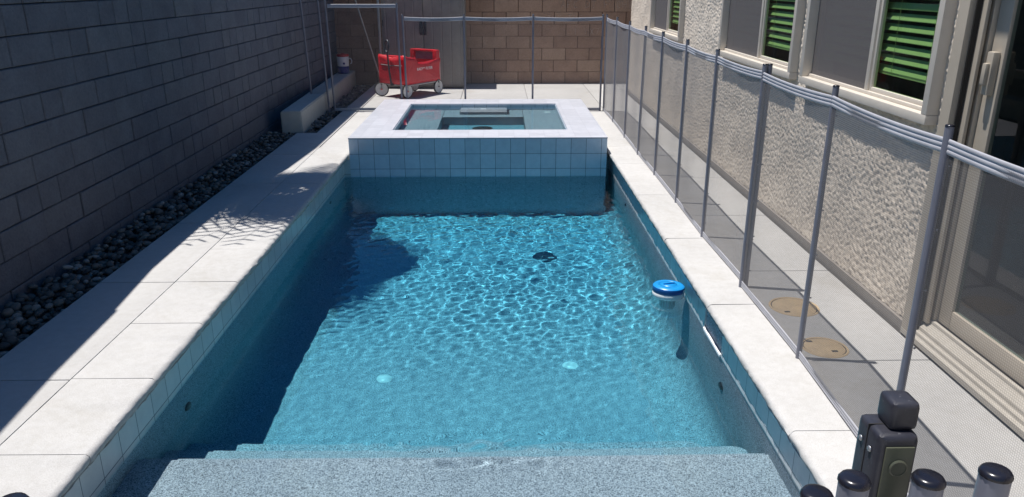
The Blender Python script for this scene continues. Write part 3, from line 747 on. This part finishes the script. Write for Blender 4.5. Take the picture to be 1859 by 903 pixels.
fence('cross_fence', 'grey mesh fence of three panels crossing behind the raised spa', cp_, sags=.012, leans={3: (-.02, 0)}, zband=1.172)
gt, Q = fence('pool_gate', 'taller mesh gate with top rail beside the cross fence', [(-1.265, 10.2), (-2.15, 10.2)], zt=1.36, zband=1.325, sags=0, cat='gate', leans={0: (-.015, 0), 1: (-.03, 0)}, tops={1: 1.62})
wp_, Q = fence('wall_side_fence', 'short mesh fence between the pool gate and grey wall over concrete bench', [(-2.225, 10.22), (-2.44, 10.24)], zt=1.62, z0=-.06, zband=1.45, sags=.0, leans={0: (-.05, 0), 1: (-.06, 0)}, bottom=False)
nf, Q = fence('near_fence', 'nearest fence run with black capped posts below the camera', [(-1.30, .53), (-.399, .532), (.262, .532), (.302, .552), (.366, .552), (.429, .560), (1.33, .57)], skip=(3,), sags=.008, zband=1.17)
# gate latch on the near fence
lt = MB(); lt.cbox(.338, .375, .588, .630, 1.05, 1.236, .006)
o = Q(lt.build('gate_latch', M_black, autos=60))
lt = MB(); lt.cbox(.350, .3755, .596, .624, 1.2365, 1.264, .005); x_ = lt.build('latch_knob', M_black, autos=60); x_.parent = o
lt = MB(); lt.cbox(.3445, .3705, .5855, .5875, 1.10, 1.226, .0008); lt.lathe([(.006, -.0016), (.0072, -.0020), (.0085, -.001), (.0085, 0)], (.3575, .5855, 1.205), 24, 'y'); x_ = lt.build('latch_label', M_olive, autos=40); x_.parent = o
for (yy_, zz_) in ((.600, 1.216), (.618, 1.216), (.600, 1.12)):
    x_ = MB().lathe([(0, -.0012), (.0024, -.0010), (.003, .0002)], (.3368 if zz_ > 1.2 else .3352, yy_, zz_), 12, 'x').build('screw', M_steel); x_.parent = o
x_ = MB().box(.3374, .3756, .6085, .6095, 1.10, 1.2366).build('seam', M_dark); x_.parent = o

# ------------------------------------------------------------------ concrete bench, cooler, pole
bn = MB(); bm = bmesh.new(); vs = [bm.verts.new(p) for p in ((-2.24, 8.80, -.1), (-2.47, 8.78, -.1), (-2.615, BACKY-.02, -.1), (-2.36, BACKY-.02, -.1))]
fc = bm.faces.new(vs); r_ = bmesh.ops.extrude_face_region(bm, geom=[fc]); bmesh.ops.translate(bm, vec=(0, 0, .32), verts=[q_ for q_ in r_['geom'] if isinstance(q_, bmesh.types.BMVert)])
bmesh.ops.bevel(bm, geom=bm.edges[:], offset=.012, segments=2, affect='EDGES'); bn.bm(bm, True)
tag(bn.build('concrete_bench', M_bench, autos=35), 'low plain concrete bench against the grey wall behind the gate', 'bench')
cl = tag(empty('water_cooler', (-2.47, 12.6, .22)), 'round drinks jug with red lid and blue base on the concrete bench', 'cooler')
def kid(mb, name, mat, par, **k): o = mb.build(name, mat, **k); o.parent = par; return o
kid(MB().lathe([(.0, 0), (.085, 0), (.09, .01), (.09, .11), (.088, .115)], n=28), 'base', M_blue, cl)
kid(MB().lathe([(.086, .115), (.089, .12), (.094, .25), (.094, .262), (.0, .262)], n=28), 'jug', M_white, cl)
kid(MB().lathe([(.094, .263), (.097, .268), (.097, .295), (.088, .302), (.03, .303), (.028, .312), (0, .312)], n=28), 'lid', M_red2, cl)
kid(MB().tube([(.094, -.03, .24), (.13, -.03, .235), (.145, -.025, .20), (.14, -.02, .165), (.12, -.02, .15)], .006, 8), 'handle', M_white, cl)
kid(MB().lathe([(0, -.093), (.016, -.093), (.017, -.085)], (.03, 0, .16), 16, 'y'), 'emblem', M_blue, cl)
tag(MB().tube([(-1.80, 12.30, .002), (-2.20, 12.42, 1.40), (-2.56, 12.53, 2.62)], .0125, 12).build('telescopic_pole', M_poleal), 'long thin metal pole leaning on the wall beside the wagon', 'pole')

# ------------------------------------------------------------------ storage shed
sd_ = tag(empty('storage_shed', (-1.16, 12.7, 0)), 'tall dark taupe storage cabinet with double doors against the brown wall', 'shed')
bx = MB().cbox(-.64, .64, -.26, .32, .02, 1.78, .01); bx.cbox(-.66, .66, -.285, .335, 1.78, 1.84, .012)
kid(bx, 'shed_body', M_shed, sd_, autos=40)
for s_ in (-1, 1):
    d_ = kid(MB().cbox(min(s_*.004, s_*.61), max(s_*.004, s_*.61), -.285, -.262, .05, 1.75, .006), 'shed_door', M_shed, sd_, autos=40)
    hm = MB().cbox(s_*.03-.02, s_*.03+.02, -.305, -.286, .82, 1.05, .006); hm.tube([(s_*.045, -.305, .85), (s_*.045, -.33, .88), (s_*.045, -.33, .99), (s_*.045, -.305, 1.02)], .008, 8)
    o = hm.build('handle', M_black, autos=40); o.parent = d_
    for zz in (.16, 1.0, 1.6):
        o = MB().tube([(s_*.622, -.29, zz-.045), (s_*.622, -.29, zz+.045)], .009, 8).build('hinge', M_black); o.parent = d_
kid(MB().cbox(-.70, -.665, -.28, -.25, 0, 1.8, .004), 'side_rail', M_steel, sd_, autos=40)

# ------------------------------------------------------------------ red wagon
th = R(55); WL, WW = .79, .50
wg = tag(empty('folding_wagon', (-1.31, 11.715, 0), 0), 'red fabric folding wagon with black pull handle in front of the shed', 'wagon')
ux, uy = Vector((math.cos(th), math.sin(th), 0)), Vector((math.sin(th), -math.cos(th), 0))   # length (to the back), width (to the right)
def WP(a_, b_, z): p = ux*a_ + uy*b_; return (p.x, p.y, z)
WMX = Matrix(((ux.x, uy.x, 0, 0), (ux.y, uy.y, 0, 0), (0, 0, 1, 0), (0, 0, 0, 1)))
hl, hw = WL/2, WW/2
def panel(p, q_, zt_fn, zb, n=14, th_=.012, bow=.0):
    """fabric panel between two plan points with its own top outline"""
    v = []; f = []; P0, P1 = Vector(p), Vector(q_); d = (P1-P0).normalized(); nr = Vector((-d.y, d.x)); m_ = 6
    for side in (0, 1):
        for i in range(n+1):
            t = i/n; c_ = P0.lerp(P1, t)
            for j in range(m_+1):
                s_ = j/m_; z = zb + (zt_fn(t)-zb)*s_; off = (side-.5)*th_ + bow*math.sin(PI*s_)*math.sin(PI*t) + .004*math.sin(9*t+5*s_)
                v.append((c_.x + nr.x*off, c_.y + nr.y*off, z))
    k = (n+1)*(m_+1)
    for s_ in (0, 1):
        for i in range(n):
            for j in range(m_):
                a_ = s_*k + i*(m_+1)+j; f.append((a_, a_+1, a_+m_+2, a_+m_+1))
    for i in range(n):
        a_ = i*(m_+1)+m_; f.append((a_, a_+m_+1, a_+m_+1+k, a_+k)); a_ = i*(m_+1); f.append((a_, a_+m_+1, a_+m_+1+k, a_+k))
    for i in (0, n):
        for j in range(m_): a_ = i*(m_+1)+j; f.append((a_, a_+1, a_+1+k, a_+k))
    mb = MB().add(v, f, True); return mb.xf(WMX)
zb_ = .20
def sidetop(t):
    if t < .28: return .60 - .03*math.sin(t/.28*PI/2)
    if t < .34: return .57 - (t-.28)/.06*.07
    if t < .82: return .50 + .008*math.sin(t*9)
    if t < .88: return .50 + (t-.82)/.06*.02
    return .52
kid(panel((-hl, -hw), (hl, -hw), sidetop, zb_, 40, bow=-.01), 'side_panel', M_red, wg)
sp_ = kid(panel((-hl, hw), (hl, hw), sidetop, zb_, 40, bow=.01), 'side_panel', M_red, wg)
kid(panel((-hl, -hw), (-hl, hw), lambda t: .615 - .035*math.sin(PI*t)**2, zb_+.01, bow=.01), 'front_panel', M_red, wg)
kid(panel((hl, -hw), (hl, hw), lambda t: .52, zb_, bow=-.01), 'back_panel', M_red, wg)
kid(panel((-hl, 0), (hl, 0), lambda t: zb_+.02, zb_, 10, WW-.02), 'floor', M_red, wg)
# raised seat back at the far end with a clear window between padded posts
sbk = MB()
for b_ in (-hw+.03, hw-.03): sbk.cbox(hl-.09, hl-.015, b_-.04, b_+.04, .50, .642, .012)
sbk.cbox(hl-.09, hl-.015, -hw+.05, hw-.05, .612, .645, .012); sbk.xf(WMX)
o = kid(sbk, 'seat_back', M_red, wg, autos=50)
x_ = MB().box(hl-.055, hl-.047, -hw+.06, hw-.06, .50, .615).xf(WMX).build('clear_window', M_window_clear); x_.parent = o
sb2 = MB().cbox(-hl+.02, -hl+.09, -hw+.02, hw-.02, .50, .60, .02).xf(WMX); kid(sb2, 'front_seat_back', M_red, wg, autos=50)
kid(MB().tube([WP(-hl-.012, -hw+.05, .47), WP(-hl-.016, 0, .462), WP(-hl-.012, hw-.05, .47)], .006, 8), 'front_trim', M_steel, wg)
fr_ = MB()
for b_ in (-hw, hw): fr_.tube([WP(-hl+.02, b_, .185), WP(hl-.02, b_, .185)], .011, 8); fr_.tube([WP(-hl+.01, b_, .18), WP(-hl+.01, b_, .56)], .009, 8); fr_.tube([WP(hl-.01, b_, .14), WP(hl-.01, b_, .60)], .009, 8)
for a_ in (-hl+.06, 0, hl-.06): fr_.tube([WP(a_, -hw, .185), WP(a_, hw, .185)], .010, 8)
kid(fr_, 'frame', M_steel, wg)
hm = MB().tube([WP(-hl-.03, 0, .20), WP(-hl-.06, .0, .40), WP(-hl-.08, 0, .64)], .013, 10)
lp = [WP(-hl-.08-.03*math.sin(t), .060*math.sin(t), .735 - .088*math.cos(t)) for t in np.linspace(0, 2*PI, 20)]
hm.tube(lp, .016, 8, cap=False); hm.tube([WP(-hl+.02, 0, .195), WP(-hl-.035, 0, .195)], .016, 10)
kid(hm, 'pull_handle', M_black, wg)
text('RADIO FLYER', .052, (0, 0, 0), Matrix(), M_white, None, None, 'tmp') if 0 else None
tx = text('RADIO FLYER', .058, Vector(WP(.02, hw+.017, .40)), Matrix.Rotation(th, 4, 'Z') @ RY, M_white, wg, None, 'lettering')
def wheel(a_, b_, rz, r=.105):
    rot = Matrix.Translation(WP(a_, b_, r+.002)) @ Matrix.Rotation(rz, 4, 'Z')
    ty = MB().lathe([(r-.014, -.015), (r-.004, -.013), (r, -.006), (r, .006), (r-.004, .013), (r-.014, .015), (r-.014, -.015)], n=36, axis='y', cap=False); ty.xf(rot)
    o = kid(ty, 'wheel', M_tyre, wg)
    ds = MB().lathe([(0, -.012), (.018, -.014), (.022, -.008), (r-.03, -.006), (r-.016, -.014), (r-.0135, -.012), (r-.0135, .012), (r-.016, .014), (r-.03, .006), (.022, .008), (.018, .014), (0, .012)], n=36, axis='y')
    for k in range(6):
        t = k*PI/3; ds.tube([(.02*math.cos(t), -.008, .02*math.sin(t)), ((r-.025)*math.cos(t), -.008, (r-.025)*math.sin(t))], .003, 6)
    ds.xf(rot); x_ = ds.build('hub_disc', M_wheel, autos=50); x_.parent = o
    hb = MB().lathe([(0, -.024), (.012, -.023), (.014, -.014)], n=16, axis='y').lathe([(0, .024), (.012, .023), (.014, .014)], n=16, axis='y').xf(rot)
    x_ = hb.build('hub_cap', M_red2 if a_ < 0 else M_black); x_.parent = o
    fk = MB()
    for s_ in (-1, 1): fk.tube([(0, s_*.021, 0), (0, s_*.021, r*.7), (0, 0, r+.018)], .005, 6)
    fk.tube([(0, 0, r+.018), (0, 0, r-.105+.16-.0)], .008, 8) if 0 else None
    fk.xf(rot); x_ = fk.build('fork', M_steel); x_.parent = o
wheel(-hl+.03, -hw-.0, R(4)); wheel(-hl+.05, hw-.02, R(50)); wheel(hl-.06, -hw+.03, th+.0); wheel(hl-.06, hw-.0, th)
mk = MB()
for (a_, b_) in ((-hl+.03, -hw), (-hl+.05, hw-.02), (hl-.06, -hw+.03), (hl-.06, hw)): mk.tube([WP(a_, b_, .215), WP(a_, b_, .165)], .012, 8)
kid(mk, 'caster_mount', M_black, wg)

# ------------------------------------------------------------------ chlorine floater
fx, fy = 1.035, 4.37
FR = MB(); fl = tag(empty('chlorine_floater', (fx, fy, ZW+.030)), 'round floating dispenser with bright blue lid beside the right pool edge', 'pool floater')
fl.rotation_euler = (R(-2), R(2), .3)
o = kid(MB().lathe([(0, .062), (.05, .064), (.051, .060), (.054, .060), (.055, .064), (.088, .060), (.096, .052)], n=40), 'lid', M_floatblue, fl)
x_ = MB().cbox(-.038, .038, -.004, .004, .062, .072, .002).build('lid_grip', M_floatblue); x_.parent = o
kid(MB().lathe([(.096, .052), (.098, .046), (.098, .022), (.094, .020)], n=40), 'blue_ring', M_floatdeep, fl)
kid(MB().lathe([(.094, .020), (.097, .016), (.097, -.008), (.088, -.018), (.05, -.022), (.05, -.03)], n=40), 'white_float', M_white, fl)
tb = MB().lathe([(.05, -.03), (.046, -.03), (.042, -.10), (.042, -.17), (0, -.172)], n=28)
for k in range(14):
    t = 2*PI*k/14; tb.cbox(.043*math.cos(t)-.004, .043*math.cos(t)+.004, .043*math.sin(t)-.004, .043*math.sin(t)+.004, -.155, -.03, .001)
underwater(kid(tb, 'basket', M_white, fl))
tx = text('POOL', .014, (0, 0, 0), Matrix(), M_white, None, None, 'x') if 0 else None
lb = MB()
for k in range(5):
    t0 = -PI/2+.55+k*.07; lb.add([(.0985*math.cos(t0), .0985*math.sin(t0), .026), (.0985*math.cos(t0+.07), .0985*math.sin(t0+.07), .026), (.0985*math.cos(t0+.07), .0985*math.sin(t0+.07), .043), (.0985*math.cos(t0), .0985*math.sin(t0), .043)], [(0,1,2,3)])
kid(lb, 'label_patch', M_white, fl)

# ------------------------------------------------------------------ deck lids
def lid(x, y, r, holes_, label):
    o = tag(empty('deck_lid', (x, y, 0)), label, 'lid', 'round lids set in the deck behind the fence')
    kid(MB().lathe([(0, .004), (r-.006, .004), (r-.003, .001)], n=40), 'cover', M_tan, o)
    kid(MB().lathe([(r+.001, .0005), (r+.003, .005), (r+.010, .005), (r+.013, .0005)], n=40, cap=False), 'rim', M_tan, o); kid(MB().lathe([(r-.003, .0008), (r+.002, .0012)], n=40, cap=False), 'gap_ring', M_dark, o)
    h = MB()
    for (a_, b_) in holes_: h.cbox(a_-.014, a_+.014, b_-.008, b_+.008, .0035, .0055, .001)
    kid(h, 'finger_hole', M_dark, o)
lid(1.545, 3.70, .115, ((-.06, -.07),), 'larger tan round lid in the deck behind the fence, farther from the camera')
lid(1.515, 3.225, .095, ((.03, -.045), (-.05, .06)), 'smaller tan round lid in the deck behind the fence, nearer the camera')

# ------------------------------------------------------------------ river stones
def stone_data(seed):
    bm = bmesh.new(); bmesh.ops.create_icosphere(bm, subdivisions=2, radius=1); r = random.Random(seed)
    sx, sy, sz = r.uniform(.8, 1.1), r.uniform(.65, .95), r.uniform(.45, .7); ph = [r.uniform(0, 6) for _ in range(6)]
    for q_ in bm.verts:
        c_ = q_.co.copy(); k = 1 + .10*math.sin(2.1*c_.x+ph[0]) + .10*math.sin(2.4*c_.y+ph[1]) + .07*math.sin(3.1*c_.z+ph[2]+c_.x)
        q_.co = Vector((c_.x*sx*k, c_.y*sy*k, c_.z*sz*k))
    me = bpy.data.meshes.new('river_stone'); bm.to_mesh(me); bm.free(); me.polygons.foreach_set('use_smooth', [True]*len(me.polygons)); me.materials.append(M_stone); return me
SM = [stone_data(i) for i in range(12)]
spots = []
y = 1.6
while y < 12.95:
    for layer in (0, 1):
        x = WALLX + .03 + random.uniform(0, .03)
        edge = DKL if y < 8.62 else -2.055
        while x < edge - .012:
            r_ = random.uniform(.016, .036)
            if not (layer and random.random() < .35) and not (y > 8.74 and x < -2.225 - .0283*(y-8.8)):
                ed = min(1, (edge-x)/.08)
                spots.append((x + random.uniform(-.008, .008), y + random.uniform(-.02, .02) + layer*.028, -.055 + layer*.034*ed + random.uniform(-.004, .008) + .02*max(0, (WALLX+.14-x)/.14), r_))
            x += .050
    y += .048
spots = [s_ for s_ in spots if s_[0] + s_[3]*.9 < (DKL if s_[1] < 8.62 else -2.055)+.012]
def in_frame(p):
    c_ = M.transposed() @ (Vector(p) - Vector((0, 0, H)))
    u = F*c_.x/-c_.z; vv_ = F*c_.y/-c_.z
    return c_.z < 0 and u > -W/2 - 6 and vv_ > -HH/2 - 6
vis = sorted([s_ for s_ in spots if in_frame(s_[:3]) and s_[2] > -.045], key=lambda s_: s_[1] - s_[3]*40)
ind = vis[:300]; inds = set(ind); rest = [s_ for s_ in spots if s_ not in inds]
for (x, y, z, r_) in ind:
    o = bpy.data.objects.new('river_stone', random.choice(SM)); C.objects.link(o); o.location = (x, y, z); o.scale = (r_, r_, r_)
    o.rotation_euler = (random.uniform(-.4, .4), random.uniform(-.4, .4), random.uniform(0, 6.3))
    tag(o, 'smooth dark grey river stone in the strip between grey wall and deck', 'stone', 'river stones along the grey wall')
mb = MB(); shd = []
for (x, y, z, r_) in rest:
    me = random.choice(SM); mm = Matrix.Translation((x, y, z)) @ Matrix.Rotation(random.uniform(0, 6.3), 4, 'Z') @ Matrix.Rotation(random.uniform(-.4, .4), 4, 'X') @ Matrix.Scale(r_, 4)
    mb.add([mm @ v_.co for v_ in me.vertices], [tuple(p_.vertices) for p_ in me.polygons], True); shd += [random.random()]*len(me.vertices)
o = mb.build('river_gravel', M_stonemass, recalc=False); a = o.data.attributes.new('shade', 'FLOAT', 'POINT'); a.data.foreach_set('value', shd)
tag(o, 'bed of dark river stones running between the grey wall and the deck', 'gravel', kind='stuff')

# dry leaf litter behind the spa
mb = MB()
for k in range(70):
    x = random.uniform(-.62, .36); y = 10.62 + random.gauss(0, .05); s_ = random.uniform(.012, .03); mm = Matrix.Translation((x, y, .012+random.uniform(0, .012))) @ Matrix.Rotation(random.uniform(0, 6.3), 4, 'Z') @ Matrix.Rotation(random.uniform(-.7, .7), 4, 'X')
    mb.add([mm @ Vector(p) for p in ((-s_, 0, 0), (0, -s_*.4, .006), (s_, 0, 0), (0, s_*.4, .006))], [(0, 1, 2, 3)])
tag(mb.build('leaf_litter', M_dryleaf), 'thin scatter of dry brown leaves on the deck behind the raised spa', 'leaves', kind='stuff')

# ------------------------------------------------------------------ palm behind the wall
pt = tag(empty('palm_tree', (-3.15, 6.3, -.12)), 'feathery palm behind the grey wall whose crown shades the deck', 'tree')
tr = MB(); n = 14
tr.tube([(.65*(k/n)**2, 0, 3.3*k/n) for k in range(n+1)], [.11 - .03*k/n + (.008 if k % 2 else 0) for k in range(n+1)], 14)
kid(tr, 'trunk', M_bark, pt)
cr = MB(); top = Vector((.65, 0, 3.3))
for i in range(30):
    az = i*2.399; el = R(random.uniform(5, 65)); L_ = random.uniform(.7, 1.0); pts = []
    if i > 23: az = -PI/2 + (i-26.5)*.24; el = R(8); L_ = 1.28
    for k in range(15):
        t = k/14; r_ = L_*t; h_ = math.sin(el)*r_*1.0 - .75*t*t*L_*math.cos(el)
        pts.append(top + Vector((math.cos(az)*r_*math.cos(el)*1.05, math.sin(az)*r_*math.cos(el)*1.1, h_)))
    cr.tube(pts, [.010*(1-k/16) for k in range(15)], 5)
    for k in range(2, 15):
        for sub in ((0, .5) if i < 24 else (0,)):
            if k == 14 and sub: continue
            p = pts[k] if not sub else (pts[k]+pts[k+1])/2; d = (pts[k]-pts[k-1]).normalized(); sd2 = d.cross(Vector((0,0,1))).normalized()
            ln = .34*math.sin(PI*(k/15)**.7)+.05
            for s_ in (-1, 1):
                tip = p + (sd2*s_*.85 + d*.6 + Vector((0,0,-.25)))*ln; wv = d*.012
                cr.add([p-wv, p+wv, (p+tip)/2 + wv*1.2 + Vector((0,0,.012)), tip, (p+tip)/2 - wv*1.2 + Vector((0,0,.012))], [(0,1,2,3,4)])
kid(cr, 'crown', M_leaf, pt, recalc=False)
